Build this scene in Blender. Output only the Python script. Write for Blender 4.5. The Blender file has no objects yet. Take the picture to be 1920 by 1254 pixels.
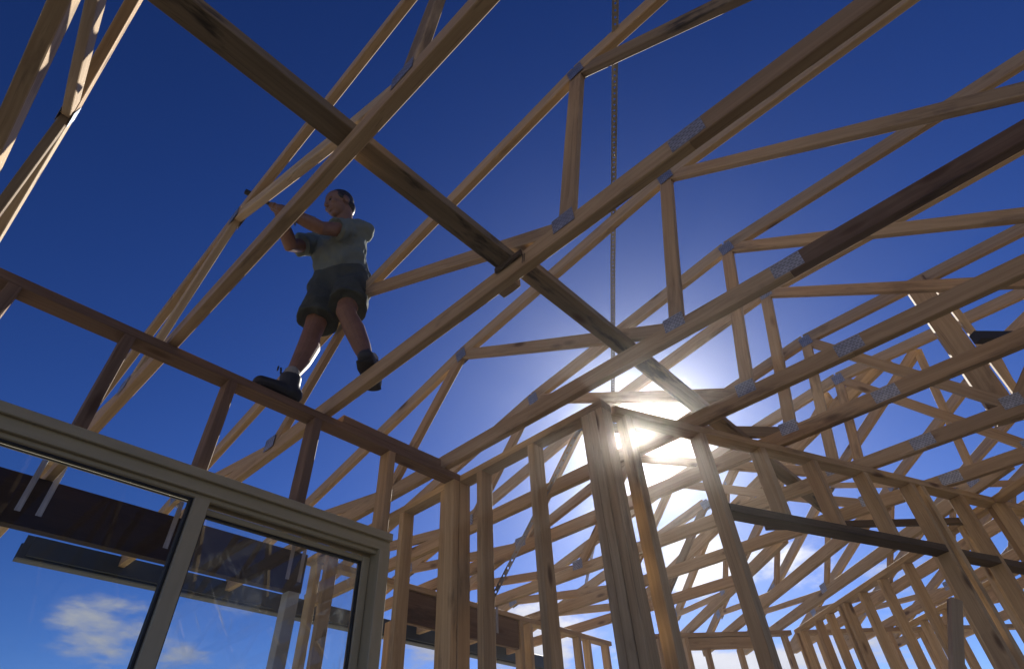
import bpy, bmesh, math, random
from mathutils import Vector, Matrix, Quaternion
random.seed(11)
D = bpy.data
SC = bpy.context.scene
COL = SC.collection

# ------------------------------------------------------------------ camera
S = 1.7            # metres for one survey unit; survey origin = camera
CAMZ = 0.8
def W(x, y, z):
    return Vector((x * S, y * S, z * S + CAMZ))
R = ((0.68412149, -0.72783276, -0.04729974),
     (0.46915589, 0.48877913, -0.73551867),
     (0.55845371, 0.48099317, 0.67585133))
right = Vector(R[0]).normalized(); up = (-Vector(R[1])).normalized(); fwd = Vector(R[2]).normalized()
cam_d = D.cameras.new('camera'); cam = D.objects.new('camera', cam_d); COL.objects.link(cam)
m = Matrix((right, up, -fwd)).transposed().to_4x4(); m.translation = (0, 0, CAMZ)
cam.matrix_world = m
cam_d.sensor_width = 36; cam_d.lens = 20.0; cam_d.clip_start = 0.02; cam_d.clip_end = 6000
SC.camera = cam

# ------------------------------------------------------------------ sky, sun, exposure
SUN = Vector((0.767, 0.384, 0.514)).normalized()
sun_el = math.asin(SUN.z); sun_az = math.atan2(SUN.x, SUN.y)
world = D.worlds.new('World'); SC.world = world; world.use_nodes = True

class NT:
    """tiny helper to write node trees"""
    def __init__(s, tree):
        s.t = tree; s.t.nodes.clear()
    def n(s, typ, **kw):
        nd = s.t.nodes.new(typ)
        for k, v in kw.items(): setattr(nd, k, v)
        return nd
    def link(s, a, b): s.t.links.new(a, b)
    def put(s, sock, v):
        if hasattr(v, 'links') or isinstance(v, bpy.types.NodeSocket): s.link(v, sock)
        else: sock.default_value = v
    def math(s, op, a, b=0.0, c=None, clamp=False):
        nd = s.n('ShaderNodeMath', operation=op, use_clamp=clamp)
        s.put(nd.inputs[0], a); s.put(nd.inputs[1], b)
        if c is not None: s.put(nd.inputs[2], c)
        return nd.outputs[0]
    def vmath(s, op, a, b=(0, 0, 0)):
        nd = s.n('ShaderNodeVectorMath', operation=op)
        s.put(nd.inputs[0], a); s.put(nd.inputs[1], b)
        return nd.outputs['Value'] if op in ('DOT_PRODUCT', 'LENGTH', 'DISTANCE') else nd.outputs[0]
    def mix(s, f, a, b, blend='MIX'):
        nd = s.n('ShaderNodeMix', data_type='RGBA', blend_type=blend)
        s.put(nd.inputs[0], f); s.put(nd.inputs[6], a); s.put(nd.inputs[7], b)
        return nd.outputs[2]
    def ramp(s, f, stops, interp='LINEAR'):
        nd = s.n('ShaderNodeValToRGB'); r = nd.color_ramp; r.interpolation = interp
        while len(r.elements) < len(stops): r.elements.new(0.5)
        for e, (p, c) in zip(r.elements, stops):
            e.position = p; e.color = c if len(c) == 4 else (*c, 1)
        s.put(nd.inputs[0], f); return nd.outputs[0]
    def noise(s, vec, scale, detail=3.0, rough=0.55, dist=0.0):
        nd = s.n('ShaderNodeTexNoise'); s.put(nd.inputs['Vector'], vec)
        nd.inputs['Scale'].default_value = scale; nd.inputs['Detail'].default_value = detail
        nd.inputs['Roughness'].default_value = rough; nd.inputs['Distortion'].default_value = dist
        return nd.outputs[0]
    def smooth(s, v, a, b):
        nd = s.n('ShaderNodeMapRange', interpolation_type='SMOOTHSTEP')
        s.put(nd.inputs[0], v); nd.inputs[1].default_value = a; nd.inputs[2].default_value = b
        return nd.outputs[0]

SKY_STRENGTH = 0.11
CLOUD_SHIFT = (3.3, 1.2, 0.0)
def build_world():
    w = NT(world.node_tree)
    sky = w.n('ShaderNodeTexSky', sky_type='NISHITA')
    sky.sun_disc = False; sky.sun_elevation = sun_el; sky.sun_rotation = sun_az
    sky.air_density = 1.0; sky.dust_density = 0.25; sky.ozone_density = 4.0; sky.altitude = 300
    co = w.n('ShaderNodeTexCoord').outputs['Generated']
    d = w.vmath('NORMALIZE', co)
    # the saturated blue of the slide film
    hs = w.n('ShaderNodeHueSaturation'); hs.inputs['Saturation'].default_value = 1.12
    hs.inputs['Hue'].default_value = 0.507
    w.link(sky.outputs[0], hs.inputs['Color'])
    gm = w.n('ShaderNodeGamma'); gm.inputs[1].default_value = 1.5
    sc = w.mix(1.0, hs.outputs[0], (0.30, 0.30, 0.30, 1), 'MULTIPLY')
    w.link(sc, gm.inputs[0])
    base = w.mix(1.0, gm.outputs[0], (1.18, 1.18, 1.36, 1), 'MULTIPLY')
    # aureole of forward scattered light and the disc itself
    cs = w.vmath('DOT_PRODUCT', d, tuple(SUN))
    ang = w.math('ARCCOSINE', w.math('MINIMUM', cs, 1.0))          # radians from the sun
    glow = w.math('DIVIDE', 0.026, w.math('ADD', w.math('MULTIPLY', ang, ang), 0.0025))
    glow = w.math('MULTIPLY', glow, w.math('SUBTRACT', 1.0, w.smooth(ang, 0.1, 0.75)))
    core = w.math('MULTIPLY', w.math('SUBTRACT', 1.0, w.smooth(ang, 0.008, 0.02)), 700.0)
    gsum = w.math('ADD', glow, core)
    gcol = w.mix(1.0, (0.95, 1.0, 1.0, 1), gsum, 'MULTIPLY')
    col = w.mix(1.0, base, gcol, 'ADD')
    # broken cumulus low in the sky: a flat layer seen in perspective
    sx = w.n('ShaderNodeSeparateXYZ'); w.link(d, sx.inputs[0])
    zz = w.math('MAXIMUM', sx.outputs[2], 0.02)
    zz = w.math('ADD', zz, 0.16); uv = w.n('ShaderNodeCombineXYZ')
    w.put(uv.inputs[0], w.math('DIVIDE', sx.outputs[0], zz)); w.put(uv.inputs[1], w.math('DIVIDE', sx.outputs[1], zz))
    shift = w.vmath('ADD', uv.outputs[0], CLOUD_SHIFT)
    n1 = w.noise(shift, 1.9, 9.0, 0.58, 0.15)
    n2 = w.noise(shift, 0.7, 2.0, 0.5)
    cover = w.math('ADD', w.math('MULTIPLY', n1, 0.7), w.math('MULTIPLY', n2, 0.45))
    low = w.smooth(sx.outputs[2], 0.18, 0.5)
    near = w.math('SUBTRACT', 1.0, w.smooth(ang, 0.05, 0.55))
    cover = w.math('SUBTRACT', cover, w.math('MULTIPLY', low, 0.2))
    cover = w.math('ADD', cover, w.math('MULTIPLY', near, 0.085))
    mask = w.math('MULTIPLY', w.smooth(cover, 0.565, 0.675), w.smooth(sx.outputs[2], 0.03, 0.10))
    lit = w.math('ADD', 2.5, w.math('MULTIPLY', near, 7.0))
    lit = w.math('MULTIPLY', lit, w.math('ADD', 0.5, w.math('MULTIPLY', n1, 0.95)))
    cc = w.mix(1.0, (0.98, 0.97, 1.0, 1), lit, 'MULTIPLY')
    col = w.mix(w.math('MULTIPLY', mask, 0.9), col, cc)
    bg = w.n('ShaderNodeBackground'); w.link(col, bg.inputs[0]); bg.inputs[1].default_value = SKY_STRENGTH
    out = w.n('ShaderNodeOutputWorld'); w.link(bg.outputs[0], out.inputs[0])
build_world()

sun_d = D.lights.new('sun', 'SUN'); sun_d.energy = 5.0; sun_d.angle = math.radians(0.5); sun_d.color = (1.0, 0.93, 0.82)
sun = D.objects.new('sun', sun_d); COL.objects.link(sun)
sun.rotation_euler = SUN.to_track_quat('Z', 'Y').to_euler(); sun.location = SUN * 60
SC.view_settings.view_transform = 'Standard'; SC.view_settings.look = 'None'
SC.view_settings.exposure = 0.5; SC.view_settings.gamma = 1.0; SC.view_settings.use_curve_mapping = False
SC.cycles.max_bounces = 8; SC.cycles.diffuse_bounces = 5; SC.cycles.transparent_max_bounces = 16

# ------------------------------------------------------------------ materials
def mat(name):
    mt = D.materials.new(name); mt.use_nodes = True
    return mt, NT(mt.node_tree)
def finish(w, color, rough=0.8, metallic=0.0, bump=None, bstr=0.3, bdist=0.002, spec=0.3):
    p = w.n('ShaderNodeBsdfPrincipled')
    w.put(p.inputs['Base Color'], color); w.put(p.inputs['Roughness'], rough); w.put(p.inputs['Metallic'], metallic)
    p.inputs['Specular IOR Level'].default_value = spec
    if bump is not None:
        b = w.n('ShaderNodeBump'); b.inputs['Strength'].default_value = bstr; b.inputs['Distance'].default_value = bdist
        w.put(b.inputs['Height'], bump); w.link(b.outputs[0], p.inputs['Normal'])
    o = w.n('ShaderNodeOutputMaterial'); w.link(p.outputs[0], o.inputs[0])
    return p

def wood(name, light, dark, stain=0.25, stain_col=(0.09, 0.065, 0.05), vary=0.35, stain_lo=0.56, stain_hi=0.72):
    mt, w = mat(name)
    co = w.n('ShaderNodeTexCoord').outputs['Object']
    rnd = w.n('ShaderNodeObjectInfo').outputs['Random']
    off = w.n('ShaderNodeCombineXYZ')
    w.put(off.inputs[0], w.math('MULTIPLY', rnd, 53.0)); w.put(off.inputs[1], w.math('MULTIPLY', rnd, 17.3)); w.put(off.inputs[2], w.math('MULTIPLY', rnd, 31.7))
    p = w.vmath('ADD', co, off.outputs[0])
    warp = w.noise(p, 1.6, 2.0)
    wv = w.n('ShaderNodeCombineXYZ'); w.put(wv.inputs[1], w.math('MULTIPLY', warp, 0.05)); w.put(wv.inputs[2], w.math('MULTIPLY', warp, 0.06))
    p2 = w.vmath('ADD', p, wv.outputs[0])
    fine = w.noise(w.vmath('MULTIPLY', p2, (2.2, 90, 90)), 1.0, 4.0, 0.6)
    band = w.noise(w.vmath('MULTIPLY', p2, (0.7, 26, 26)), 1.0, 2.0, 0.5)
    g = w.math('ADD', w.math('MULTIPLY', fine, 0.55), w.math('MULTIPLY', band, 0.45))
    col = w.ramp(g, [(0.30, dark), (0.52, tuple(a * 0.55 + b * 0.45 for a, b in zip(light, dark))), (0.68, light)])
    # board to board tint
    tint = w.ramp(rnd, [(0.0, (0.62, 0.54, 0.48)), (0.2, (0.85, 0.80, 0.76)), (0.4, (1.0, 0.97, 0.93)), (0.6, (1.10, 1.02, 0.90)), (0.8, (0.78, 0.78, 0.80)), (1.0, (0.95, 0.80, 0.68))])
    col = w.mix(vary * 2 if vary < 0.5 else 1.0, col, w.mix(1.0, col, tint, 'MULTIPLY'))
    # knots
    vo = w.n('ShaderNodeTexVoronoi'); w.put(vo.inputs['Vector'], w.vmath('MULTIPLY', p, (3.0, 9.0, 9.0)))
    vo.inputs['Scale'].default_value = 1.0
    sep = w.n('ShaderNodeSeparateColor'); w.link(vo.outputs['Color'], sep.inputs[0])
    kn = w.math('MULTIPLY', w.math('SUBTRACT', 1.0, w.smooth(vo.outputs['Distance'], 0.07, 0.25)), w.math('GREATER_THAN', sep.outputs[0], 0.5))
    ring = w.math('SUBTRACT', w.smooth(vo.outputs['Distance'], 0.2, 0.3), w.smooth(vo.outputs['Distance'], 0.3, 0.5))
    ring = w.math('MULTIPLY', ring, w.math('GREATER_THAN', sep.outputs[0], 0.5))
    col = w.mix(w.math('MULTIPLY', ring, 0.35), col, dark + (1,))
    col = w.mix(w.math('MULTIPLY', kn, 0.85), col, (0.085, 0.045, 0.026, 1))
    streak = w.smooth(w.noise(w.vmath('MULTIPLY', p2, (0.9, 120, 120)), 1.0, 2.0, 0.5), 0.63, 0.72)
    col = w.mix(w.math('MULTIPLY', streak, 0.45), col, tuple(c * 0.42 for c in dark) + (1,))
    # handling dirt and mould
    st = w.noise(w.vmath('MULTIPLY', p, (1.6, 7, 7)), 1.0, 5.0, 0.65)
    sm = w.math('MULTIPLY', w.smooth(st, stain_lo, stain_hi), stain)
    col = w.mix(sm, col, (*stain_col, 1))
    finish(w, col, 0.72, 0, w.math('ADD', fine, w.math('MULTIPLY', kn, -0.5)), 0.25, 0.0015, 0.25)
    return mt

M = {}
M['pine'] = wood('pine_timber', (0.58, 0.45, 0.295), (0.36, 0.26, 0.16), 0.6)
M['pine_pale'] = wood('pale_pine_timber', (0.62, 0.50, 0.34), (0.42, 0.315, 0.20), 0.5)
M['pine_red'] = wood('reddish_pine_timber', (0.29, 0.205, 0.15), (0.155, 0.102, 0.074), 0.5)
M['weathered'] = wood('mould_stained_timber', (0.33, 0.265, 0.185), (0.185, 0.145, 0.10), 0.9, (0.03, 0.03, 0.032), 0.3, 0.52, 0.62)
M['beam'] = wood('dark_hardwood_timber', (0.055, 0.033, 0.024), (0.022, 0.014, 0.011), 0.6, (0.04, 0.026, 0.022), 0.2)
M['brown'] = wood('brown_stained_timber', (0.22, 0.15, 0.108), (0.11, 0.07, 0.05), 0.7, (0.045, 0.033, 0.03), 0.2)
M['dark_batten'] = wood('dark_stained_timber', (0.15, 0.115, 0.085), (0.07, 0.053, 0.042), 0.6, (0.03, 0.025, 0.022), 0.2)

def m_plate():
    mt, w = mat('galvanised_nail_plate')
    co = w.n('ShaderNodeTexCoord').outputs['Object']
    sx = w.n('ShaderNodeSeparateXYZ'); w.link(co, sx.inputs[0])
    u = w.math('MULTIPLY', sx.outputs[0], 48.0); v = w.math('MULTIPLY', sx.outputs[2], 82.0)
    row = w.math('FLOOR', v)
    u2 = w.math('ADD', u, w.math('MULTIPLY', row, 0.5))
    fu = w.math('ABSOLUTE', w.math('SUBTRACT', w.math('FRACT', u2), 0.5)); fv = w.math('ABSOLUTE', w.math('SUBTRACT', w.math('FRACT', v), 0.5))
    slot = w.math('MULTIPLY', w.math('LESS_THAN', fu, 0.33), w.math('LESS_THAN', fv, 0.24))
    n = w.noise(co, 25.0, 3.0)
    base = w.ramp(n, [(0.3, (0.26, 0.30, 0.37)), (0.7, (0.46, 0.51, 0.60))])
    col = w.mix(w.math('MULTIPLY', slot, 0.6), base, (0.05, 0.045, 0.04, 1))
    rg = w.math('ADD', 0.38, w.math('MULTIPLY', n, 0.2))
    finish(w, col, rg, w.math('SUBTRACT', 0.85, w.math('MULTIPLY', slot, 0.7)), slot, 0.6, 0.002, 0.5)
    return mt
M['nail_plate'] = m_plate()
def m_steel():
    mt, w = mat('galvanised_strap_steel')
    co = w.n('ShaderNodeTexCoord').outputs['Object']
    n = w.noise(w.vmath('MULTIPLY', co, (6, 60, 60)), 1.0, 4.0)
    col = w.ramp(n, [(0.3, (0.30, 0.31, 0.32)), (0.7, (0.55, 0.56, 0.57))])
    finish(w, col, 0.45, 0.8, n, 0.2, 0.001, 0.5); return mt
M['steel'] = m_steel()
def m_plain(name, a, b, rough, metallic=0.0, scale=8.0, spec=0.4, stretch=(1, 1, 1), bstr=0.15):
    mt, w = mat(name)
    co = w.n('ShaderNodeTexCoord').outputs['Object']
    n = w.noise(w.vmath('MULTIPLY', co, stretch), scale, 5.0, 0.6)
    finish(w, w.ramp(n, [(0.3, a), (0.7, b)]), w.math('ADD', rough - 0.08, w.math('MULTIPLY', n, 0.16)), metallic, n, bstr, 0.002, spec)
    return mt
M['alu'] = m_plain('cream_powder_coated_aluminium', (0.40, 0.345, 0.225), (0.46, 0.40, 0.27), 0.38, 0.0, 5.0, 0.5, (1, 8, 8), 0.05)
M['rubber'] = m_plain('black_glazing_rubber', (0.012, 0.012, 0.013), (0.025, 0.025, 0.026), 0.6)
M['gutter'] = m_plain('grey_blue_gutter_steel', (0.030, 0.042, 0.050), (0.045, 0.058, 0.066), 0.45, 0.0, 3.0, 0.5)
M['grey_post'] = m_plain('grey_painted_post', (0.33, 0.34, 0.34), (0.42, 0.43, 0.43), 0.6)
M['black'] = m_plain('black_painted_steel', (0.012, 0.012, 0.014), (0.022, 0.022, 0.026), 0.5)
M['ink'] = m_plain('faded_ink', (0.05, 0.04, 0.04), (0.09, 0.07, 0.065), 0.9)
M['concrete'] = m_plain('floor_slab_concrete', (0.095, 0.088, 0.078), (0.14, 0.13, 0.115), 0.85, 0.0, 2.2, 0.2)
M['sand'] = m_plain('sandy_site_ground', (0.32, 0.275, 0.20), (0.42, 0.365, 0.275), 0.95, 0.0, 0.35, 0.1)

def m_glass(name='window_glass', ior=1.5, dirt=1.0):
    mt, w = mat(name)
    co = w.n('ShaderNodeTexCoord').outputs['Object']
    fr = w.n('ShaderNodeFresnel'); fr.inputs[0].default_value = ior
    tr = w.n('ShaderNodeBsdfTransparent'); tr.inputs[0].default_value = (0.93, 0.955, 0.95, 1)
    gl = w.n('ShaderNodeBsdfGlossy'); gl.inputs['Roughness'].default_value = 0.0
    m1 = w.n('ShaderNodeMixShader'); w.link(w.math('MULTIPLY', fr.outputs[0], 1.0, clamp=True), m1.inputs[0]); w.link(tr.outputs[0], m1.inputs[1]); w.link(gl.outputs[0], m1.inputs[2])
    # wiped, dusty smears
    s1 = w.noise(w.vmath('MULTIPLY', co, (5, 1, 1.6)), 2.0, 6.0, 0.7, 0.8)
    s2 = w.noise(co, 1.5, 2.0)
    rot = w.n('ShaderNodeVectorRotate', rotation_type='Y_AXIS'); w.link(co, rot.inputs[0]); rot.inputs['Angle'].default_value = 0.6
    s3 = w.noise(w.vmath('MULTIPLY', rot.outputs[0], (60, 1, 3)), 1.0, 3.0, 0.6)
    sm = w.math('MULTIPLY', w.smooth(s1, 0.5, 0.75), w.smooth(s2, 0.42, 0.62))
    sm = w.math('ADD', w.math('MULTIPLY', sm, 0.16), w.math('MULTIPLY', w.math('MULTIPLY', w.smooth(s3, 0.56, 0.75), w.smooth(s2, 0.45, 0.6)), 0.16))
    sm = w.math('MULTIPLY', w.math('ADD', sm, 0.015), dirt)
    df = w.n('ShaderNodeBsdfTranslucent'); df.inputs[0].default_value = (0.75, 0.76, 0.74, 1)
    d2 = w.n('ShaderNodeBsdfDiffuse'); d2.inputs[0].default_value = (0.7, 0.7, 0.68, 1)
    md = w.n('ShaderNodeMixShader'); md.inputs[0].default_value = 0.5; w.link(df.outputs[0], md.inputs[1]); w.link(d2.outputs[0], md.inputs[2])
    m2 = w.n('ShaderNodeMixShader'); w.link(sm, m2.inputs[0]); w.link(m1.outputs[0], m2.inputs[1]); w.link(md.outputs[0], m2.inputs[2])
    o = w.n('ShaderNodeOutputMaterial'); w.link(m2.outputs[0], o.inputs[0]); return mt
M['glass'] = m_glass(dirt=2.0)
M['clear_glass'] = m_glass('clean_window_glass', 1.22, 0.1)

# ------------------------------------------------------------------ object helpers
def tag(o, label=None, cat=None, group=None, kind=None):
    if label: o['label'] = label
    if cat: o['category'] = cat
    if group: o['group'] = group
    if kind: o['kind'] = kind
    return o
def empty(name, loc, label=None, cat=None, group=None):
    o = D.objects.new(name, None); COL.objects.link(o); o.location = loc; o.empty_display_size = 0.2
    return tag(o, label, cat, group)
def abs_loc(o):
    v = Vector((0, 0, 0))
    while o is not None:
        v += o.location; o = o.parent
    return v
def link_mesh(name, me, material, parent, mtx):
    """parents are unrotated, so a child's basis is its world matrix less the parents' offsets"""
    o = D.objects.new(name, me); COL.objects.link(o)
    if material and not me.materials: me.materials.append(material)
    mm = mtx.copy()
    if parent is not None:
        o.parent = parent; mm.translation = mtx.translation - PW[parent.name]
    o.matrix_basis = mm
    PW[o.name] = mtx.translation.copy()
    return o
PW = {}
def thing(name, loc, label, cat, group=None):
    o = empty(name, loc, label, cat, group); o['kind'] = 'thing'; PW[o.name] = Vector(loc); return o

def timber_mesh(name, L, w, h, ch=0.003, rings=5, bow=0.0, rag=0.0006):
    """a sawn length along local X, w wide (Y), h deep (Z), arrised edges, very slightly crooked"""
    a, b = w / 2, h / 2; c = min(ch, a * 0.4, b * 0.4)
    sec = [(-a + c, -b), (a - c, -b), (a, -b + c), (a, b - c), (a - c, b), (-a + c, b), (-a, b - c), (-a, -b + c)]
    vs, fs = [], []
    by, bz = random.uniform(-bow, bow), random.uniform(-bow, bow)
    for i in range(rings):
        t = i / (rings - 1); k = 4 * t * (1 - t)
        for (y, z) in sec:
            vs.append((L * t, y + by * k + random.uniform(-rag, rag), z + bz * k + random.uniform(-rag, rag)))
    for i in range(rings - 1):
        for j in range(8):
            j2 = (j + 1) % 8
            fs.append((i * 8 + j, i * 8 + j2, (i + 1) * 8 + j2, (i + 1) * 8 + j))
    fs.append(tuple(reversed(range(8)))); n0 = (rings - 1) * 8; fs.append(tuple(range(n0, n0 + 8)))
    fs = [tuple(reversed(f)) for f in fs]
    me = D.meshes.new(name); me.from_pydata(vs, [], fs)
    bm = bmesh.new(); bm.from_mesh(me); bmesh.ops.recalc_face_normals(bm, faces=bm.faces); bm.to_mesh(me); bm.free()
    return me
def frame(p, q, upv):
    x = (q - p).normalized(); z = (upv - x * upv.dot(x)).normalized(); y = z.cross(x)
    mt = Matrix((x, y, z)).transposed().to_4x4(); mt.translation = p; return mt
def member(name, p, q, w, h, upv, material, parent=None, bow=0.0, label=None, rings=5):
    """p, q in metres; w = thickness across, h = depth along upv"""
    L = (q - p).length
    me = timber_mesh(name, L, w, h, bow=min(bow, L * 0.002), rings=rings)
    o = link_mesh(name, me, material, parent, frame(p, q, upv))
    if label: o['label'] = label
    return o
UP = Vector((0, 0, 1))
T90, T45 = 0.09, 0.045
def plate_mesh(name, lx, lz, th=0.0016):
    me = D.meshes.new(name); bm = bmesh.new()
    bmesh.ops.create_cube(bm, size=1.0)
    bmesh.ops.scale(bm, vec=(lx, th, lz), verts=bm.verts)
    bm.to_mesh(me); bm.free(); me.materials.append(M['nail_plate']); return me
PLATE = {'s': plate_mesh('nail_plate_small', 0.085, 0.085), 'm': plate_mesh('nail_plate_medium', 0.105, 0.078), 'l': plate_mesh('nail_plate_long', 0.13, 0.075)}

# ------------------------------------------------------------------ setting
def sheet(name, pts, z, material, th=0.0):
    me = D.meshes.new(name); bm = bmesh.new()
    vs = [bm.verts.new((x, y, z)) for x, y in pts]; f = bm.faces.new(vs)
    if th:
        r = bmesh.ops.extrude_face_region(bm, geom=[f]); bmesh.ops.translate(bm, vec=(0, 0, -th), verts=[v for v in r['geom'] if isinstance(v, bmesh.types.BMVert)])
    bmesh.ops.recalc_face_normals(bm, faces=bm.faces)
    bm.to_mesh(me); bm.free(); me.materials.append(material)
    o = D.objects.new(name, me); COL.objects.link(o); o['kind'] = 'structure'; return o
sheet('ground', [(-3000, -3000), (3000, -3000), (3000, 3000), (-3000, 3000)], -0.16, M['sand'])
sheet('floor_slab', [(-6, -7), (9.5, -7), (9.5, 3.2), (6.3, 4.2), (2.0, 4.2), (-6, 4.2)], 0.0, M['concrete'], 0.3)

# ------------------------------------------------------------------ roof trusses
Z0 = 1.03                   # underside of bottom chords
TOP = [(3.05, 1.045), (1.30, 1.495), (0.29, 1.665), (-2.6, 1.70)]   # underside of top chord (run, height)
def top_at(s):
    for (a, za), (b, zb) in zip(TOP, TOP[1:]):
        if s >= b: return za + (zb - za) * (a - s) / (a - b)
    return TOP[-1][1]
HD = T90 / S               # member depth in survey units
NODES_T = [1.30, 0.29, -0.85]      # panel points on the top chord
NODES_B = [2.28, 1.72, 0.42, -0.62, -1.6]
WEBS = [(('b', 1.72), ('t', 2.55)), (('b', 1.72), ('t', 1.30)), (('b', 0.42), ('t', 1.30)), (('b', 0.42), ('t', 0.29)),
        (('b', -0.62), ('t', 0.29)), (('b', -0.62), ('t', -0.85)), (('b', -1.6), ('t', -0.85)), (('b', -1.6), ('t', -2.4))]
def truss(X0, Y0, dv, label, smin=-2.6, smax=3.0, webd=0.07, bottom=None, mats=None, lean=0.0, plates=True, n0=-0.62):
    """a truss in the vertical plane through (X0,Y0) along dv; run s = 0 at that point"""
    dx, dy = dv
    side = Vector((dy, -dx, 0))        # +side = away from the camera for the main run
    def P(s, z): return W(X0 + dx * s, Y0 + dy * s, z) + side * (lean * (z - Z0))
    t = thing('roof_truss', P(0.4, Z0), label, 'roof truss', 'timber roof trusses')
    mats = mats or ['pine', 'pine_pale', 'pine']
    mc = M[random.choice(mats)]
    # bottom chord in two lengths spliced at run 0.10
    zc = Z0 + HD / 2
    cuts = [smax, 0.10, smin] if smin < 0.0 else [smax, smin]
    for a, b in zip(cuts, cuts[1:]):
        member('bottom_chord', P(a, zc), P(b + 0.0006, zc), T45, T90, UP, M[bottom] if bottom and b < 0 else mc, t, bow=0.006)
    # top chord lengths
    for (a, za), (b, zb) in zip(TOP, TOP[1:]):
        a2, b2 = min(a, smax), max(b, smin)
        if a2 - b2 < 0.1: continue
        za2, zb2 = top_at(a2), top_at(b2)
        dirv = (P(b2, zb2) - P(a2, za2)).normalized(); nrm = UP - dirv * UP.dot(dirv); nrm.normalize()
        member('top_chord', P(a2, za2) + nrm * T90 / 2, P(b2, zb2) + nrm * T90 / 2, T45 - 0.004, T90, UP, M[random.choice(mats)], t, bow=0.005)
    for e0, e1 in WEBS:
        pts = []
        ok = True
        for k, s in (e0, e1):
            if k == 'b' and s == -0.62: s = n0
            if s < smin - 0.01 or s > smax + 0.01: ok = False
            pts.append(P(s, Z0 + HD * 0.6 if k == 'b' else top_at(s) + HD * 0.4))
        if not ok: continue
        member('web', pts[0], pts[1], T45 - 0.009, webd, UP if abs((pts[1] - pts[0]).normalized().z) < 0.9 else Vector((dx, dy, 0)), M['weathered' if random.random() < 0.1 else random.choice(mats)], t, bow=0.004)
    if plates:
        jobs = [('l', 0.10, Z0 + HD / 2, 0)]
        for s in [1.72, 0.42, n0, -1.6]: jobs.append(('m', s, Z0 + HD * 0.95, 0))
        for s in NODES_T: jobs.append(('s', s, top_at(s) + HD * 0.25, 1))
        jobs.append(('m', 2.55, top_at(2.55) + HD * 0.3, 1))
        for kind, s, z, sl in jobs:
            if s < smin + 0.05 or s > smax - 0.05: continue
            slope = 0.0
            if sl: slope = (top_at(s - 0.05) - top_at(s + 0.05)) / 0.1
            xd = (Vector((dx, dy, 0)) * -1 + UP * (slope + random.uniform(-0.05, 0.05))).normalized()
            for sg in (-1, 1):
                p = P(s, z) + side * sg * (T45 / 2 + 0.0016)
                o = link_mesh('nail_plate', PLATE[kind], None, t, frame(p, p + xd, UP))
    return t

MAIN = [(-0.238, 'pine truss at the far left with sunlit patches on its members', None),
        (0.237, 'pine truss the man is leaning over and holding', None),
        (0.707, "pine truss under the man's raised rear foot, with a small block on it", None),
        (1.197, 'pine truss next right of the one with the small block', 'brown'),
        (1.637, 'pine truss ending over the sunlit corner post, right of the darkened chord', None),
        (1.975, 'pine truss just in front of the upright plank at right', None),
        (2.405, 'pine truss whose chord crosses the lower end of the upright plank', None),
        (2.815, 'last long pine truss before the angled wing, behind the upright plank', None)]
for i, (X, lab, bt) in enumerate(MAIN):
    truss(X, 0.0, (0, 1), lab, bottom=bt, n0=-0.62 if X < 2.2 else -0.2)

truss(3.20, 0.0, (0, 1), 'short end truss resting on the far lintel wall beside the wing', smin=1.22)

# the wing turned about 45 degrees
vv = Vector((0.67, 0.742)).normalized(); uu = Vector((vv.y, -vv.x))
F0 = Vector((3.785, 1.90))
def wing(k, off, smin, label):
    f = F0 + uu * off; o = f - vv * 2.36
    return truss(o.x, o.y, (vv.x, vv.y), label, smin=smin, webd=0.052)
WL = ['first short truss of the angled wing, nearest the sunlit post', 'second truss of the angled wing, seen through the doorway', 'third truss of the angled wing behind the doorway studs',
      'fourth truss of the angled wing above the long inner wall', 'fifth truss of the angled wing over the far right studs', 'sixth truss of the angled wing near the right edge', 'rearmost truss of the angled wing at far right']
for k, (off, smin) in enumerate([(0.02, 0.935), (0.33, 0.59), (0.64, 0.245), (1.035, -0.185), (1.43, -0.625), (1.82, -1.055), (2.2, -1.47)]):
    wing(k, off, smin, WL[k])

# ------------------------------------------------------------------ stud walls
ZF = -CAMZ / S             # floor in survey units
HP = T45 / S
def wall(label, p0, p1, studs, near=1, plates=True, zt=1.0, material='pine', extra=(), top=(0.0, None), skip_bottom=False):
    """p0,p1: near-face line (survey units); studs: distances along it (start edge), or (d, z0, z1)"""
    p0 = Vector(p0); p1 = Vector(p1); d = (p1 - p0); L = d.length; d.normalize()
    n = Vector((-d.y, d.x)) * near          # away from the room we stand in
    c = T90 / S / 2
    def P(s, z, o=0.0): 
        q = p0 + d * s + n * (c + o); return W(q.x, q.y, z)
    t = thing('stud_wall', P(L / 2, ZF), label, 'stud wall', 'timber stud walls')
    dv = Vector((d.x, d.y, 0)); 
    if plates:
        a, b = top[0], (L if top[1] is None else top[1])
        member('top_plate', P(a, zt + HP / 2), P(b, zt + HP / 2), T90, T45, UP, M['pine_red' if material == 'pine_red' else material], t, bow=0.004)
        if not skip_bottom: member('bottom_plate', P(0, ZF + HP / 2 + 0.002), P(L, ZF + HP / 2 + 0.002), T90, T45, UP, M[material], t)
    for s in studs:
        z0, z1 = ZF + HP + 0.003, zt - 0.0005; mm = None
        if isinstance(s, tuple):
            if len(s) > 3: mm = s[3]
            s, z0, z1 = s[:3]
        member('stud', P(s + HP / 2, z0), P(s + HP / 2, z1), T90 - 0.003, T45, dv, M[mm or random.choice(['pine', 'pine_pale', 'pine'])], t, bow=0.004)
    for (nm, s0, s1, z, w, h, mm) in extra:
        member(nm, P(s0, z), P(s1, z), w, h, UP, M[mm], t, bow=0.002)
    return t, P

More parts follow.
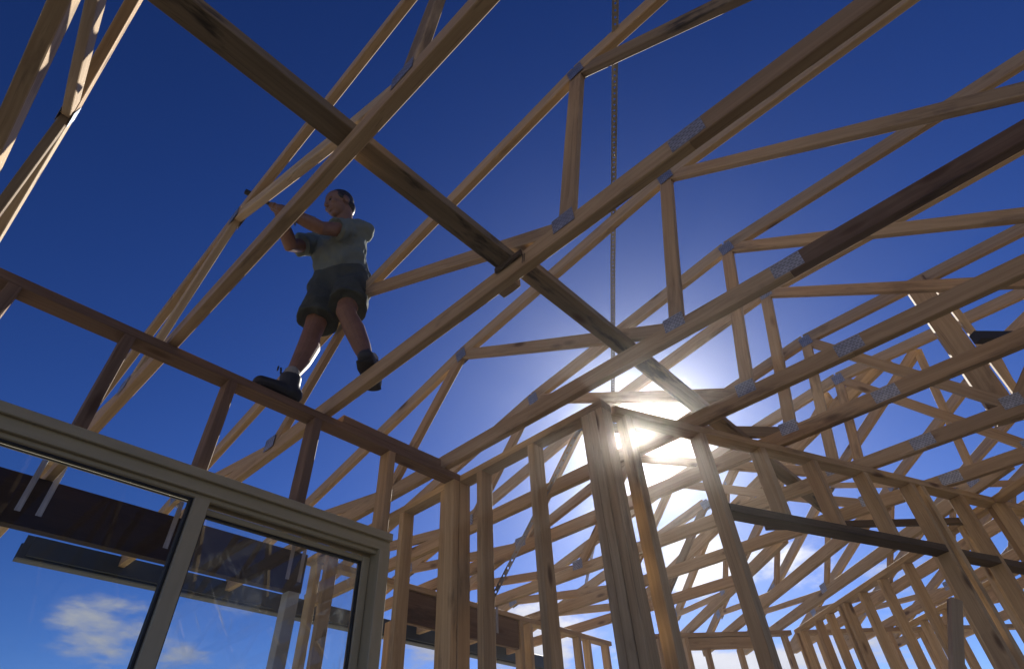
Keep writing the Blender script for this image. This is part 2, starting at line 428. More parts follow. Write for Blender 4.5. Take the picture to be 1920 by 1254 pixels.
# wall A over the glazed door (near face y = 1.372)
zA = 0.7285
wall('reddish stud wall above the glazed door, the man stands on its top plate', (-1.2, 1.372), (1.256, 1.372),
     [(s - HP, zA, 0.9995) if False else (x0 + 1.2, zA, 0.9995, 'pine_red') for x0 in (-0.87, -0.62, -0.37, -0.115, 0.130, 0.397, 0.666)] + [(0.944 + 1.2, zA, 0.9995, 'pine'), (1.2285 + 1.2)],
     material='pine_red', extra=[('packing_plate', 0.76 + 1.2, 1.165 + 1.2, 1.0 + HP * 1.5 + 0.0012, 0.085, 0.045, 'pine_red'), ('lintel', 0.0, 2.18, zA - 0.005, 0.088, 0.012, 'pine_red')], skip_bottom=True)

# wall B: runs back from the corner post (near face x = 1.258)
wall('stud wall running from the corner post back to the verandah', (1.258, 0.742), (1.258, 2.33),
     [0.002, 0.0300, 0.0580, 0.2815, 0.5215, 0.6325, 0.7105, 0.948, 1.2, 1.45], near=-1, material='pine')
# wall C: off at an angle, with the doorway
cdir = Vector((0.925, -0.38)).normalized()
C0 = Vector((1.285, 0.745)); C1 = C0 + cdir * 2.9
zn = 0.757
wall('angled stud wall with the open doorway below the sun', C0, C1,
     [0.070, 0.36, (0.62, zn + 0.001, 0.9995), (0.865, zn + 0.001, 0.9995), (1.125, zn + 0.001, 0.9995), 1.385, 1.445, 1.685, 1.94, 2.0, 2.25, 2.5, 2.75], near=1, top=(0.033, None),
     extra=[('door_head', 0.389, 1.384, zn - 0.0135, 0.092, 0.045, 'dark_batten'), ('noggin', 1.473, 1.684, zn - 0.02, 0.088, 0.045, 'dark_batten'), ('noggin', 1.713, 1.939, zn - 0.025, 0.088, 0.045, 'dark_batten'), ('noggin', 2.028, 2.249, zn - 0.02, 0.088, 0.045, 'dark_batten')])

# wall D: far outside wall under the truss heels, continuing the verandah beam
wall('far outside stud wall with a deep lintel seen through the studs', (1.262, 2.335), (3.52, 2.335),
     [0.03, 0.30, (0.46, ZF + HP, 0.84), 0.50, (0.80, ZF + HP, 0.84), (1.10, ZF + HP, 0.84), 1.36, 1.44, 1.68, 1.9, 2.0, 2.2], near=1,
     extra=[('lintel', 0.53, 1.355, 0.925, 0.045, 0.25, 'brown'), ('sill', 0.53, 1.355, 0.45, 0.085, 0.045, 'pine')])
# wall F: outer wall of the wing, wall E: long inner wall of the wing
Fa = F0 - uu * 0.24; Fb = F0 + uu * 0.70
wall('outer stud wall of the angled wing at bottom centre right', Fa, Fb, [0.02, 0.2, (0.33, ZF + HP, 0.93), (0.55, ZF + HP, 0.93), 0.75, 0.88], near=1,
     extra=[('lintel', 0.23, 0.745, 0.965, 0.045, 0.115, 'pine'), ('sill', 0.23, 0.745, 0.62, 0.085, 0.045, 'pine')])
E0 = F0 + uu * 0.72 ; E1 = E0 - vv * 2.6
wall('long inner stud wall of the wing with closely spaced studs', E0, E1,
     [0.0, 0.05, 0.26, 0.40, 0.55, 0.60, 0.78, 0.98, 1.2, 1.42, 1.64, 1.86, 2.08, 2.3], near=1, extra=[('noggin', 0.29, 0.545, 0.52, 0.088, 0.045, 'pine_red')])
G0 = E0 + uu * 0.75; G1 = G0 - vv * 2.6
wall('rearmost stud wall glimpsed between the studs at lower right', G0, G1, [0.0, 0.2, 0.42, 0.64, 0.86, 1.08, 1.3, 1.52, 1.74, 1.96, 2.18, 2.4], near=1)
F2 = E0 + uu * 0.06
wall('outer stud wall at far right bottom under the wing trusses', F2, F2 + uu * 1.6, [0.1, 0.35, 0.6, 0.85, 1.1, 1.35], near=1)

# ------------------------------------------------------------------ verandah beam, gutter, post
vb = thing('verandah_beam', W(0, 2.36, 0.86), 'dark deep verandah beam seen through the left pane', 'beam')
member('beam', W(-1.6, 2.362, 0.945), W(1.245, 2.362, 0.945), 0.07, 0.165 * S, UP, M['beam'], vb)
for x in (0.20, 0.26, 0.67, 0.735, 1.17, 1.225):
    a, b = W(x, 2.3425, 1.09), W(x, 2.3425, 0.905)
    y_off = Vector((0, -0.004, 0))
    st = member('strap', a + y_off, b + y_off, 0.0016, 0.03, Vector((1, 0, 0)), M['steel'], vb, rings=3)
gt = thing('gutter', W(0.9, 3.05, 0.99), 'dark grey blue gutter length beyond the verandah beam', 'gutter')
def gutter_mesh(name, L):
    prof = [(0.0, 0.155), (0.0, 0.0), (0.018, -0.004), (0.09, -0.004), (0.105, 0.012), (0.115, 0.12), (0.108, 0.132), (0.104, 0.12), (0.096, 0.018), (0.086, 0.006), (0.018, 0.006), (0.006, 0.012), (0.006, 0.155)]
    vs = [(x, y, z) for x in (0.0, L) for y, z in prof]; n = len(prof)
    fs = [(j, (j + 1) % n, n + (j + 1) % n, n + j) for j in range(n)] + [tuple(reversed(range(n))), tuple(range(n, 2 * n))]
    me = D.meshes.new(name); me.from_pydata(vs, [], fs)
    bm = bmesh.new(); bm.from_mesh(me); bmesh.ops.recalc_face_normals(bm, faces=bm.faces); bm.to_mesh(me); bm.free(); return me
link_mesh('trough', gutter_mesh('gutter_trough', 3.35 * S), M['gutter'], gt, Matrix.Translation(W(0.335, 3.0, 0.988)))
member('fascia_board', W(0.36, 2.988, 1.035), W(3.66, 2.988, 1.035), 0.02, 0.135, UP, M['gutter'], gt)
vp = thing('verandah_post', W(1.215, 2.36, ZF), 'grey square verandah post seen through the glass', 'post')
member('shaft', W(1.212, 2.362, ZF + 0.01), W(1.212, 2.362, 0.861), 0.09, 0.09, Vector((1, 0, 0)), M['grey_post'], vp)
member('foot', W(1.212, 2.362, ZF), W(1.212, 2.362, ZF + 0.012), 0.12, 0.12, Vector((1, 0, 0)), M['grey_post'], vp, rings=2)

# ------------------------------------------------------------------ glazed door
gd = thing('glazed_door', W(0.4, 1.40, ZF), 'cream aluminium glazed sliding door in the left wall', 'glazed door')
def bar(name, x0, x1, y0, y1, z0, z1, material='alu', parent=gd):
    """an extrusion given by its box in survey units"""
    lx, ly, lz = (x1 - x0) * S, (y1 - y0) * S, (z1 - z0) * S
    c = W((x0 + x1) / 2, (y0 + y1) / 2, (z0 + z1) / 2)
    if lx >= lz:
        return member(name, c - Vector((lx / 2, 0, 0)), c + Vector((lx / 2, 0, 0)), ly, lz, UP, M[material], parent, rings=2)
    return member(name, c - Vector((0, 0, lz / 2)), c + Vector((0, 0, lz / 2)), ly, lx, Vector((1, 0, 0)), M[material], parent, rings=2)
XL, XR = -1.15, 0.974
bar('head', XL, XR, 1.362, 1.430, 0.668, 0.7185)
bar('head_lip', XL, XR, 1.350, 1.359, 0.696, 0.7195)
bar('head_track', XL, XR - 0.03, 1.372, 1.384, 0.6575, 0.6685)
bar('head_track', XL, XR - 0.03, 1.402, 1.412, 0.6575, 0.6685)
bar('jamb', 0.938, XR, 1.356, 1.430, ZF + 0.01, 0.6678)
bar('jamb', XL, XL + 0.045, 1.356, 1.430, ZF + 0.01, 0.6678)
bar('sill', XL, XR, 1.356, 1.430, ZF - 0.0, ZF + 0.0095)
def sash(x0, x1, y, tone, clip, st=0.024):
    z0, z1 = ZF + 0.012, 0.6525
    bar('stile', x0, x0 + st, y, y + 0.022, z0, z1); bar('stile', x1 - st, x1, y, y + 0.022, z0, z1)
    bar('top_rail', x0 + st, x1 - st, y + 0.001, y + 0.021, z1 - 0.014, z1); bar('bottom_rail', x0 + st, x1 - st, y + 0.001, y + 0.021, z0, z0 + 0.045)
    bar('gasket', x0 + st, x0 + st + 0.005, y + 0.004, y + 0.018, z0 + 0.045, z1 - 0.014, 'rubber'); bar('gasket', x1 - st - 0.005, x1 - st, y + 0.004, y + 0.018, z0 + 0.045, z1 - 0.014, 'rubber')
    bar('gasket', x0 + st + 0.005, x1 - st - 0.005, y + 0.004, y + 0.018, z1 - 0.019, z1 - 0.014, 'rubber')
    me = D.meshes.new('pane'); bm = bmesh.new(); bmesh.ops.create_cube(bm, size=1.0)
    bmesh.ops.scale(bm, vec=((x1 - x0 - 2 * st) * S, 0.005, (z1 - z0 - 0.059) * S), verts=bm.verts); bm.to_mesh(me); bm.free()
    c = W((x0 + x1) / 2, y + 0.011, (z0 + 0.045 + z1 - 0.014) / 2)
    return link_mesh('pane', me, M['glass'], gd, Matrix.Translation(c))
sash(0.435, 0.936, 1.397, 0, 0)
bar('mullion', 0.413, 0.449, 1.358, 1.394, ZF + 0.012, 0.6525)
# fixed light on the left, glazed straight into the frame
bar('gasket', 0.407, 0.413, 1.366, 1.386, ZF + 0.012, 0.6525, 'rubber'); bar('gasket', XL + 0.045, 0.407, 1.366, 1.386, 0.647, 0.6525, 'rubber')
me = D.meshes.new('pane'); bm = bmesh.new(); bmesh.ops.create_cube(bm, size=1.0)
bmesh.ops.scale(bm, vec=((0.407 - XL - 0.045) * S, 0.005, (0.647 - ZF - 0.012) * S), verts=bm.verts); bm.to_mesh(me); bm.free()
link_mesh('pane', me, M['clear_glass'], gd, Matrix.Translation(W((0.407 + XL + 0.045) / 2, 1.375, (0.647 + ZF + 0.012) / 2)))

# ------------------------------------------------------------------ loose timbers on the frame
b1 = member('ceiling_binder', W(-1.2, 0.598, 1.0835 + HP / 2 + 0.001), W(0.711, 0.606, 1.0835 + HP / 2 + 0.001), 0.092, 0.045, UP, M['weathered'], bow=0.003, rings=9)
tag(b1, 'mould stained binder plank lying across the trusses, from top left to the small block', 'plank', 'ceiling binders')
b2 = member('ceiling_binder', W(0.7125, 0.586, 1.0835 + HP / 2 + 0.0012), W(2.9, 0.590, 1.0835 + HP / 2 + 0.0012), 0.092, 0.045, UP, M['weathered'], bow=0.003, rings=9)
tag(b2, 'binder plank running from the small block down toward the sun', 'plank', 'ceiling binders')
blk = thing('timber_block', W(0.72, 0.57, 1.03), 'pair of small cleats nailed to the truss where the two binder planks meet', 'cleat')
member('cleat', W(0.6898, 0.548, 1.030 + HD * 0.86), W(0.6898, 0.635, 1.030 + HD * 0.86), 0.012, 0.03, UP, M['dark_batten'], blk, rings=3)
member('cleat', W(0.7308, 0.600, 1.030 + HD * 0.35), W(0.7308, 0.655, 1.030 + HD * 0.35), 0.035, 0.06, UP, M['pine'], blk, rings=3)
# upright plank and its batten at right
pl = thing('upright_plank', W(2.36, -0.17, 1.09), 'upright plank with a sunlit edge standing against the trusses at right', 'plank')
member('plank', W(2.445, -0.165, 1.035), W(2.375, -0.185, 1.70), 0.045, 0.14, Vector((0.24, -1, 0)), M['pine'], pl)
member('batten', W(2.485, -0.235, 1.085), W(2.425, -0.245, 1.69), 0.035, 0.045, Vector((0.24, -1, 0)), M['pine_pale'], pl)
bp = member('dark_pipe_offcut', W(2.055, -0.200, 1.165), W(2.50, -0.62, 1.165), 0.05, 0.06, UP, M['black'])
tag(bp, 'black steel length laid over the chords at the right edge', 'steel length')
br = member('temporary_brace', W(2.40, 0.755, 0.955), W(3.02, 0.15, 0.955), 0.035, 0.045, UP, M['dark_batten'])
tag(br, 'thin dark temporary brace running level behind the doorway studs', 'brace')
sk = member('leaning_timber', W(1.565, 0.565, ZF + 0.012), W(1.834, 0.200, 0.414), 0.042, 0.042, Vector((0.6, -0.8, 0)), M['pine'], rings=7)
tag(sk, 'short square timber leaning upright before the big studs at bottom right', 'timber')

# carpenter's pencil ticks and a mill stamp on the timbers
def ink(text, p, xd, yd, size, parent, name='ink_stamp'):
    cu = D.curves.new(name, 'FONT'); cu.body = text; cu.size = size; cu.extrude = 0.0004; cu.align_x = 'CENTER'; cu.align_y = 'CENTER'
    tmp = D.objects.new(name, cu); COL.objects.link(tmp); bpy.context.view_layer.update()
    me = bpy.data.meshes.new_from_object(tmp.evaluated_get(bpy.context.evaluated_depsgraph_get())); D.objects.remove(tmp); D.curves.remove(cu)
    xd = xd.normalized(); zd = xd.cross(yd).normalized(); yd = zd.cross(xd)
    mm = Matrix((xd, yd, zd)).transposed().to_4x4(); mm.translation = p
    return link_mesh(name, me, M['ink'], parent, mm)
t1 = [o for o in D.objects if o.name.startswith('roof_truss') and o.get('label', '').startswith("pine truss under the man's")][0]
xf = 0.707 - T45 / S / 2
ink('HFS', W(xf + 0.0038, 0.86, 1.282), Vector((0, -0.894, -0.447)), UP, 0.05, t1)
for k in range(2):
    member('pencil_tick', W(xf - 0.0006, 0.545 + 0.006 * k, 1.040), W(xf - 0.0006, 0.541 + 0.006 * k, 1.068), 0.0008, 0.003, Vector((0, 1, 0)), M['ink'], t1, rings=2)

vr = member('valley_rafter', W(2.86, 0.06, 1.712), W(3.62, 2.28, 1.165), 0.045, 0.12, UP, M['pine'], bow=0.004)
tag(vr, 'long sloping valley rafter between the main roof and the angled wing', 'rafter')

# perforated steel bracing straps (real holes)
def strap(name, p, q, upv, w, pitch, label, hole=0.35):
    L = (q - p).length; n = int(L / pitch); vs = []; fs = []
    h = w / 2; r = w * hole * 0.5
    for i in range(n):
        x0 = i * pitch; xc = x0 + pitch / 2; b = len(vs)
        vs += [(x0, 0, -h), (x0, 0, h), (x0 + pitch, 0, h), (x0 + pitch, 0, -h)]
        vs += [(xc + r * math.cos(math.radians(a)), 0, r * math.sin(math.radians(a))) for a in (225, 180, 135, 90, 45, 0, 315, 270)]
        # four fans round the hole
        fs += [(b, b + 4, b + 5, b + 6, b + 1), (b + 1, b + 6, b + 7, b + 8, b + 2), (b + 2, b + 8, b + 9, b + 10, b + 3), (b + 3, b + 10, b + 11, b + 4, b)]
    me = D.meshes.new(name); me.from_pydata(vs, [], fs)
    bm = bmesh.new(); bm.from_mesh(me); bmesh.ops.remove_doubles(bm, verts=bm.verts, dist=1e-5)
    r_ = bmesh.ops.solidify(bm, geom=list(bm.faces), thickness=0.0015); bm.to_mesh(me); bm.free()
    o = link_mesh(name, me, M['steel'], None, frame(p, q, upv)); tag(o, label, 'steel strap', 'perforated bracing straps'); return o
# roof strap over the top chords, in two straight runs (it kinks at the pitch change)
def roofpt(x, y): return W(x, y, top_at(y) + HD + 0.004)
strap('bracing_strap', roofpt(0.35, -0.115), roofpt(1.345, 0.625), Vector((0.6, -0.8, 0)), 0.032, 0.03, 'perforated steel strap dropping vertically behind the middle trusses, upper length')
strap('bracing_strap', roofpt(1.335, 0.618), roofpt(2.33, 1.36), Vector((0.6, -0.8, 0)), 0.032, 0.03, 'lower length of the perforated steel strap, ending behind the sunlit corner post')
strap('bracing_strap', roofpt(2.32, 1.353), W(3.25, 2.30, 1.30), Vector((0.6, -0.8, 0)), 0.032, 0.03, 'far end of the perforated roof strap glimpsed low between the wall studs')
strap('bracing_strap', W(1.3165, 0.85, 1.03), W(1.3165, 1.31, 0.56), Vector((0, 0.7, 0.7)), 0.03, 0.045, 'slanting perforated steel strap across the back of the middle stud wall', 0.5)
# tie-down straps hanging from trusses onto walls D and F
def tiedown(x, y, z0, z1, nx, ny, label):
    o = member('tie_strap', W(x, y, z0), W(x, y, z1), 0.0016, 0.03, Vector((-ny, nx, 0)), M['steel'], rings=3)
    tag(o, label, 'steel strap', 'truss tie-down straps')
for k, (x, lab) in enumerate(((1.66, 'fourth'), (2.0, 'fifth'), (2.43, 'sixth'))):
    tiedown(x, 2.333, 1.06, 0.90, 0, -1, 'tie-down strap of the %s long truss on the far lintel wall' % lab)

# ------------------------------------------------------------------ the man
def m_cloth(name, a, b, sc=220.0, fold=6.0, fs=0.35):
    mt, w = mat(name)
    co = w.n('ShaderNodeTexCoord').outputs['Object']
    n = w.noise(co, fold, 3.0, 0.5, 0.6); f = w.noise(co, sc, 2.0)
    finish(w, w.ramp(w.math('ADD', w.math('MULTIPLY', n, 0.7), w.math('MULTIPLY', f, 0.3)), [(0.3, a), (0.7, b)]), 0.9, 0, w.math('ADD', w.math('MULTIPLY', n, 4.0), w.math('MULTIPLY', f, 0.06)), fs, 0.012, 0.15); return mt
M['skin'] = m_plain('tanned_skin', (0.16, 0.086, 0.060), (0.225, 0.125, 0.088), 0.5, 0.0, 14.0, 0.35, (1, 1, 1), 0.1)
M['shirt'] = m_cloth('grey_green_cotton', (0.115, 0.138, 0.135), (0.15, 0.178, 0.17))
M['shorts'] = m_cloth('dark_grey_drill', (0.045, 0.055, 0.055), (0.068, 0.08, 0.08))
M['boot'] = m_plain('black_boot_leather', (0.016, 0.019, 0.024), (0.03, 0.034, 0.042), 0.55, 0.0, 20.0, 0.4)
M['sock'] = m_cloth('grey_sock_wool', (0.25, 0.25, 0.24), (0.33, 0.33, 0.31))
M['hair'] = m_plain('dark_brown_hair', (0.012, 0.009, 0.008), (0.03, 0.022, 0.018), 0.5, 0.0, 60.0, 0.4, (1, 1, 1), 0.6)
M['logo'] = m_cloth('faded_chest_print', (0.40, 0.41, 0.33), (0.46, 0.46, 0.37))

def ring_tube(bm, pts, rad, ref, seg=16, flat_end=(False, False)):
    """closed tube through pts; rad = (side, depth) radii; ref = direction of the 'depth' radius"""
    pts = [Vector(p) for p in pts]; rings = []
    n = len(pts)
    rad = [(r, r) if not isinstance(r, tuple) else r for r in rad]
    def tang(i):
        a = pts[max(0, i - 1)]; b = pts[min(n - 1, i + 1)]; return (b - a).normalized()
    def ring(c, t, ra, rb):
        d = (ref - t * ref.dot(t)).normalized(); s = d.cross(t)
        return [bm.verts.new(c + s * (ra * math.cos(2 * math.pi * k / seg)) + d * (rb * math.sin(2 * math.pi * k / seg))) for k in range(seg)]
    if not flat_end[0]:
        t = tang(0); ra, rb = rad[0]
        for a in (75, 45, 20): 
            q = math.radians(a); rings.append(ring(pts[0] - t * min(ra, rb) * math.sin(q), t, ra * math.cos(q), rb * math.cos(q)))
    for i in range(n): rings.append(ring(pts[i], tang(i), *rad[i]))
    if not flat_end[1]:
        t = tang(n - 1); ra, rb = rad[-1]
        for a in (20, 45, 75):
            q = math.radians(a); rings.append(ring(pts[-1] + t * min(ra, rb) * math.sin(q), t, ra * math.cos(q), rb * math.cos(q)))
    for A, B in zip(rings, rings[1:]):
        for k in range(seg): bm.faces.new((A[k], A[(k + 1) % seg], B[(k + 1) % seg], B[k]))
    bm.faces.new(list(reversed(rings[0]))); bm.faces.new(rings[-1])
def blob(bm, c, rx, axes, seg=18, rings=12):
    """ellipsoid with half-axes rx along the three unit vectors in axes"""
    mt = Matrix((axes[0] * rx[0], axes[1] * rx[1], axes[2] * rx[2])).transposed().to_4x4(); mt.translation = c
    bmesh.ops.create_uvsphere(bm, u_segments=seg, v_segments=rings, radius=1.0, matrix=mt)
def fleshed(name, bm, material, parent, voxel, smooth=4, base=None, folds=0.0):
    bmesh.ops.recalc_face_normals(bm, faces=bm.faces)
    me = D.meshes.new(name); origin = base
    for v in bm.verts: v.co -= origin
    bm.to_mesh(me); bm.free()
    o = link_mesh(name, me, material, parent, Matrix.Translation(origin))
    r = o.modifiers.new('merge', 'REMESH'); r.mode = 'VOXEL'; r.voxel_size = voxel; r.use_smooth_shade = True
    if folds:
        tx = D.textures.get('folds') or D.textures.new('folds', 'CLOUDS'); tx.noise_scale = 0.085; tx.noise_depth = 1
        dm = o.modifiers.new('folds', 'DISPLACE'); dm.texture = tx; dm.strength = folds; dm.mid_level = 0.5; dm.texture_coords = 'LOCAL'
    s = o.modifiers.new('soften', 'SMOOTH'); s.factor = 0.5; s.iterations = smooth
    return o

def build_person():
    base = W(0.60, 1.39, 1.0 + HP)
    J = {k: W(*v) for k, v in dict(
        ank1=(0.572, 1.398, 1.100), knee1=(0.612, 1.415, 1.352), hip1=(0.628, 1.425, 1.592),
        ank2=(0.738, 1.232, 1.152), knee2=(0.652, 1.292, 1.378), hip2=(0.698, 1.352, 1.598),
        belly=(0.640, 1.385, 1.690), chest=(0.612, 1.375, 1.800), neck=(0.600, 1.368, 1.878),
        shL=(0.650, 1.290, 1.815), elL=(0.492, 1.292, 1.690), wrL=(0.352, 1.332, 1.708),
        shR=(0.552, 1.452, 1.800), elR=(0.455, 1.425, 1.672), wrR=(0.356, 1.368, 1.738)).items()}
    face = Vector((-0.82, 0.10, -0.42)).normalized()            # where he looks
    sideL = Vector((0.42, -0.90, 0.0)).normalized()             # towards his left
    front = Vector((-0.90, -0.42, 0.0)).normalized()
    hu = UP - face * UP.dot(face); hu.normalize(); hs = hu.cross(face).normalized()
    # ---------------- skin: legs, arms, hands, neck and head in one surface
    bm = bmesh.new()
    def leg(h, k, a):
        k2 = k.lerp(a, 0.30); k3 = k.lerp(a, 0.62)
        calf = -front * 0.020
        ring_tube(bm, [h, h.lerp(k, 0.5), h.lerp(k, 0.86), k, k.lerp(a, 0.12), k2 + calf, k3 + calf * 0.7, k.lerp(a, 0.86), a],
                  [0.085, 0.076, 0.060, 0.057, 0.053, (0.059, 0.066), (0.050, 0.054), 0.037, 0.034], front)
        blob(bm, k + front * 0.022, (0.040, 0.034, 0.046), (sideL, front, UP))
    leg(J['hip1'], J['knee1'], J['ank1']); leg(J['hip2'], J['knee2'], J['ank2'])
    def arm(s, e, wr):
        ring_tube(bm, [s, s.lerp(e, 0.45), s.lerp(e, 0.85), e, e.lerp(wr, 0.28), e.lerp(wr, 0.7), wr], [0.052, 0.049, 0.043, 0.042, 0.044, 0.034, 0.027], UP)
    arm(J['shL'], J['elL'], J['wrL']); arm(J['shR'], J['elR'], J['wrR'])
    # hands: the right grips the hammer handle, the left steadies it just below
    HA = W(0.352, 1.352, 1.727); HB = W(0.248, 1.395, 1.762)       # handle axis
    hx = (HB - HA).normalized()
    def hand(wr, grip, out):
        """palm from wrist to the handle, four fingers curled round it, thumb from the side of the palm"""
        pd = (grip - wr); pd = (pd - hx * pd.dot(hx)).normalized(); nrm = hx.cross(pd).normalized() * out
        pc = grip - pd * 0.030 - nrm * 0.010
        ring_tube(bm, [wr, wr.lerp(pc, 0.55), pc + pd * 0.012], [(0.026, 0.022), (0.036, 0.018), (0.041, 0.017)], nrm, seg=12)
        for i, (ln, off) in enumerate(((0.92, -0.031), (1.0, -0.0105), (0.97, 0.0105), (0.80, 0.030))):
            k = pc + hx * off + pd * 0.022
            a1 = k + pd * 0.026 * ln - nrm * 0.004; a2 = a1 + (nrm * 0.9 + pd * 0.35).normalized() * 0.026 * ln; a3 = a2 + (nrm * 0.35 - pd * 0.95).normalized() * 0.022 * ln
            ring_tube(bm, [k, a1, a2, a3], [0.0095, 0.009, 0.0082, 0.0072], hx, seg=10)
        t0 = pc - hx * 0.034 - pd * 0.016; t1 = t0 - hx * 0.018 + pd * 0.022 + nrm * 0.012; t2 = t1 + pd * 0.022 + nrm * 0.016 + hx * 0.010
        ring_tube(bm, [t0, t1, t2], [0.0125, 0.0105, 0.009], nrm, seg=10)
    g1 = HA.lerp(HB, 0.10); g2 = HA.lerp(HB, 0.10) - hx * 0.088
    hand(J['wrR'], g1, 1); hand(J['wrL'], g2, 1)
    # neck and head
    hc = W(0.556, 1.352, 1.958)
    ring_tube(bm, [J['chest'] + UP * 0.02, J['neck'], hc - face * 0.028 - hu * 0.045], [(0.085, 0.07), (0.062, 0.062), (0.058, 0.062)], front)
    blob(bm, hc + hu * 0.030 - face * 0.016, (0.078, 0.098, 0.088), (hs, face, hu), 24, 16)
    blob(bm, hc - hu * 0.032 + face * 0.026, (0.064, 0.066, 0.074), (hs, face, hu))
    blob(bm, hc - hu * 0.088 + face * 0.056, (0.030, 0.026, 0.024), (hs, face, hu))           # chin
    blob(bm, hc + hu * 0.022 + face * 0.074, (0.050, 0.014, 0.013), (hs, face, hu))           # brow
    ring_tube(bm, [hc + hu * 0.012 + face * 0.082, hc - hu * 0.012 + face * 0.094, hc - hu * 0.028 + face * 0.103], [0.009, 0.011, 0.014], face, seg=10)   # nose
    blob(bm, hc - hu * 0.032 + face * 0.094, (0.018, 0.010, 0.009), (hs, face, hu))
    blob(bm, hc - hu * 0.054 + face * 0.086, (0.023, 0.010, 0.008), (hs, face, hu)); blob(bm, hc - hu * 0.068 + face * 0.083, (0.021, 0.010, 0.008), (hs, face, hu))
    for sg in (-1, 1):
        blob(bm, hc - hu * 0.018 + face * 0.062 + hs * sg * 0.040, (0.022, 0.022, 0.022), (hs, face, hu))   # cheeks
        blob(bm, hc - hu * 0.008 - face * 0.016 + hs * sg * 0.080, (0.010, 0.022, 0.034), (hs, face, hu))   # ears
    person = fleshed('person', bm, M['skin'], None, 0.0042, 3, base)
    tag(person, 'man in grey T-shirt, dark shorts and boots standing on the wall plate, holding a hammer', 'person')
    # ---------------- hair: receding, dark at sides and back
    bm = bmesh.new()
    blob(bm, hc + hu * 0.040 - face * 0.028, (0.0825, 0.093, 0.086), (hs, face, hu), 24, 16)
    blob(bm, hc - hu * 0.026 - face * 0.062, (0.070, 0.045, 0.056), (hs, face, hu))
    for sg in (-1, 1): blob(bm, hc + hu * 0.030 - face * 0.002 + hs * sg * 0.064, (0.019, 0.034, 0.036), (hs, face, hu))
    fleshed('hair', bm, M['hair'], person, 0.005, 2, base)
    for sg in (-1, 1):
        bm = bmesh.new(); blob(bm, hc + hu * 0.005 + face * 0.074 + hs * sg * 0.030, (0.012, 0.010, 0.007), (hs, face, hu))
        fleshed('eye', bm, M['hair'], person, 0.003, 1, base)
    # ---------------- T-shirt
    bm = bmesh.new()
    hipc = (J['hip1'] + J['hip2']) / 2
    up_t = (J['chest'] - hipc).normalized()
    ring_tube(bm, [hipc + up_t * 0.045, hipc + up_t * 0.11 + front * 0.02, J['belly'] + front * 0.024, J['belly'].lerp(J['chest'], 0.55) + front * 0.012, J['chest'], J['chest'].lerp(J['neck'], 0.45)],
              [(0.168, 0.122), (0.172, 0.132), (0.172, 0.136), (0.180, 0.130), (0.182, 0.112), (0.120, 0.088)], front, 24, (True, False))
    ring_tube(bm, [J['shL'], J['chest'].lerp(J['neck'], 0.3), J['shR']], [(0.062, 0.066), (0.080, 0.085), (0.062, 0.066)], front, 16)
    for s, e in (('shL', 'elL'), ('shR', 'elR')):
        ring_tube(bm, [J[s], J[s].lerp(J[e], 0.35), J[s].lerp(J[e], 0.66)], [0.074, 0.073, 0.075], UP, 18, (False, True))
    ring_tube(bm, [J['neck'] - UP * 0.05, J['neck'] + UP * 0.004], [0.083, 0.070], front, 18, (True, True))
    fleshed('shirt', bm, M['shirt'], person, 0.006, 2, base, 0.046)
    # ---------------- shorts
    bm = bmesh.new()
    ring_tube(bm, [hipc + up_t * 0.085, hipc + up_t * 0.03, hipc - UP * 0.05], [(0.172, 0.126), (0.186, 0.140), (0.165, 0.130)], front, 24, (True, False))
    for h, k in (('hip1', 'knee1'), ('hip2', 'knee2')):
        ring_tube(bm, [J[h] + UP * 0.02, J[h].lerp(J[k], 0.4), J[h].lerp(J[k], 0.83)], [(0.104, 0.112), (0.106, 0.112), (0.114, 0.120)], front, 20, (False, True))
    fleshed('shorts', bm, M['shorts'], person, 0.006, 2, base, 0.034)
    # ---------------- boots
    def boot(ank, toe, heel, zs):
        f = (toe - heel); f.z = 0; f.normalize(); sd = UP.cross(f); bm = bmesh.new()
        z0 = zs
        h0 = Vector((heel.x, heel.y, z0)); t0 = Vector((toe.x, toe.y, z0)); L = (t0 - h0).length
        pts = [h0 + f * 0.035 + UP * 0.050, h0 + f * L * 0.38 + UP * 0.050, h0 + f * L * 0.62 + UP * 0.042, h0 + f * (L - 0.045) + UP * 0.040]
        ring_tube(bm, pts, [(0.037, 0.047), (0.041, 0.047), (0.049, 0.039), (0.042, 0.036)], UP, 16)
        ring_tube(bm, [h0 + f * 0.065 + UP * 0.05, (h0 + f * 0.07 + UP * 0.05).lerp(ank, 0.55), ank + UP * 0.028], [(0.044, 0.058), (0.045, 0.054), (0.049, 0.056)], f, 16, (False, True))
        b = fleshed('boot', bm, M['boot'], person, 0.005, 2, base)
        bm = bmesh.new()                                          # welted sole with heel block
        ring_tube(bm, [h0 + f * 0.034 + UP * 0.010, h0 + f * L * 0.4 + UP * 0.010, h0 + f * L * 0.66 + UP * 0.010, h0 + f * (L - 0.045) + UP * 0.010], [(0.040, 0.011), (0.042, 0.011), (0.053, 0.011), (0.045, 0.011)], UP, 16)
        fleshed('sole', bm, M['rubber'], b, 0.004, 1, base)
        bm = bmesh.new(); q = ank + UP * 0.024 + f * 0.055          # pull tab
        ring_tube(bm, [q, q + UP * 0.03 + f * 0.006, q + UP * 0.035 + f * 0.022, q + UP * 0.012 + f * 0.020], [(0.010, 0.004)] * 4, f, 10)
        fleshed('pull_tab', bm, M['boot'], b, 0.003, 1, base)
        bm = bmesh.new(); ring_tube(bm, [ank, ank + UP * 0.05], [0.043, 0.042], f, 14); fleshed('sock', bm, M['sock'], person, 0.004, 1, base)
    boot(J['ank1'], W(0.462, 1.400, 0), W(0.618, 1.392, 0), W(0, 0, 1.0 + HP).z + 0.001)
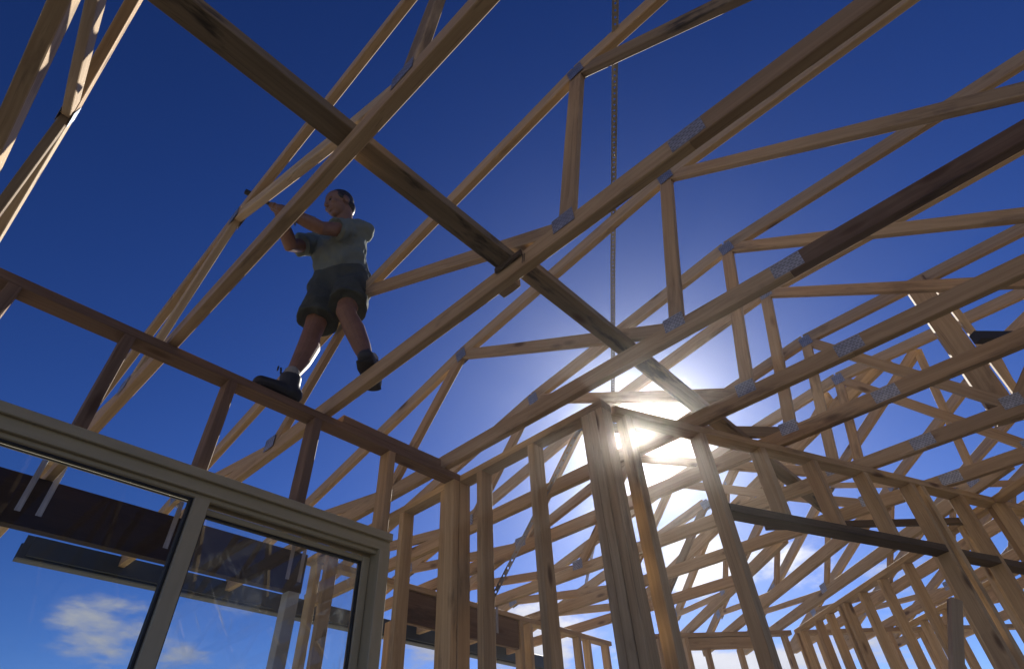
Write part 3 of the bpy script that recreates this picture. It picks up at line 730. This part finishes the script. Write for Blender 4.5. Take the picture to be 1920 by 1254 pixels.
    boot(J['ank2'], W(0.652, 1.135, 0), W(0.788, 1.258, 0), W(0, 0, 1.03 + HD).z + 0.001)
    # ---------------- hammer
    hm = thing('hammer', HA.lerp(HB, 0.5), 'dark handled hammer held up by the man above the truss', 'hammer')
    a = HB + hx * 0.015; b = HA - hx * 0.125
    bm = bmesh.new(); ring_tube(bm, [a, a.lerp(b, 0.28), a.lerp(b, 0.36), b], [(0.019, 0.016), (0.017, 0.014), (0.012, 0.010), (0.011, 0.009)], UP, 14, (True, False))
    fleshed('handle', bm, M['black'], hm, 0.003, 1, HA.copy())
    hd = (UP * 0.8 + Vector((-0.3, 0.2, 0))).normalized(); hd = (hd - hx * hd.dot(hx)).normalized(); bm = bmesh.new()
    ring_tube(bm, [b - hd * 0.015, b + hd * 0.03, b + hd * 0.05, b + hd * 0.068], [0.015, 0.012, 0.015, 0.016], hx, 14, (False, True))
    ring_tube(bm, [b - hd * 0.01, b - hd * 0.04 + hx * 0.004, b - hd * 0.07 - hx * 0.018], [(0.012, 0.010), (0.013, 0.006), (0.012, 0.003)], hx, 12)
    fleshed('head', bm, M['black'], hm, 0.003, 1, HA.copy())
build_person()

# ------------------------------------------------------------------ haze volume added to imitate lens glare round the sun
def glare_haze_box():
    me = D.meshes.new('haze'); bm = bmesh.new(); bmesh.ops.create_cube(bm, size=1.0)
    x0, x1, y0, y1, z0, z1 = -3100, 3100, -3100, 3100, -1.3, 4.6
    bmesh.ops.scale(bm, vec=(x1 - x0, y1 - y0, z1 - z0), verts=bm.verts); bmesh.ops.translate(bm, vec=((x0 + x1) / 2, (y0 + y1) / 2, (z0 + z1) / 2), verts=bm.verts)
    bm.to_mesh(me); bm.free()
    mt = D.materials.new('glare_haze'); mt.use_nodes = True; w = NT(mt.node_tree)
    v = w.n('ShaderNodeVolumePrincipled'); v.inputs['Color'].default_value = (0.97, 0.97, 0.98, 1); v.inputs['Density'].default_value = HAZE; v.inputs['Anisotropy'].default_value = 0.955
    o = w.n('ShaderNodeOutputMaterial'); w.link(v.outputs[0], o.inputs['Volume'])
    me.materials.append(mt); ob = D.objects.new('haze', me); COL.objects.link(ob); ob['kind'] = 'stuff'
    ob['label'] = 'added thin haze standing in for lens glare round the sun'; ob['category'] = 'haze'
HAZE = 0.0046
glare_haze_box()
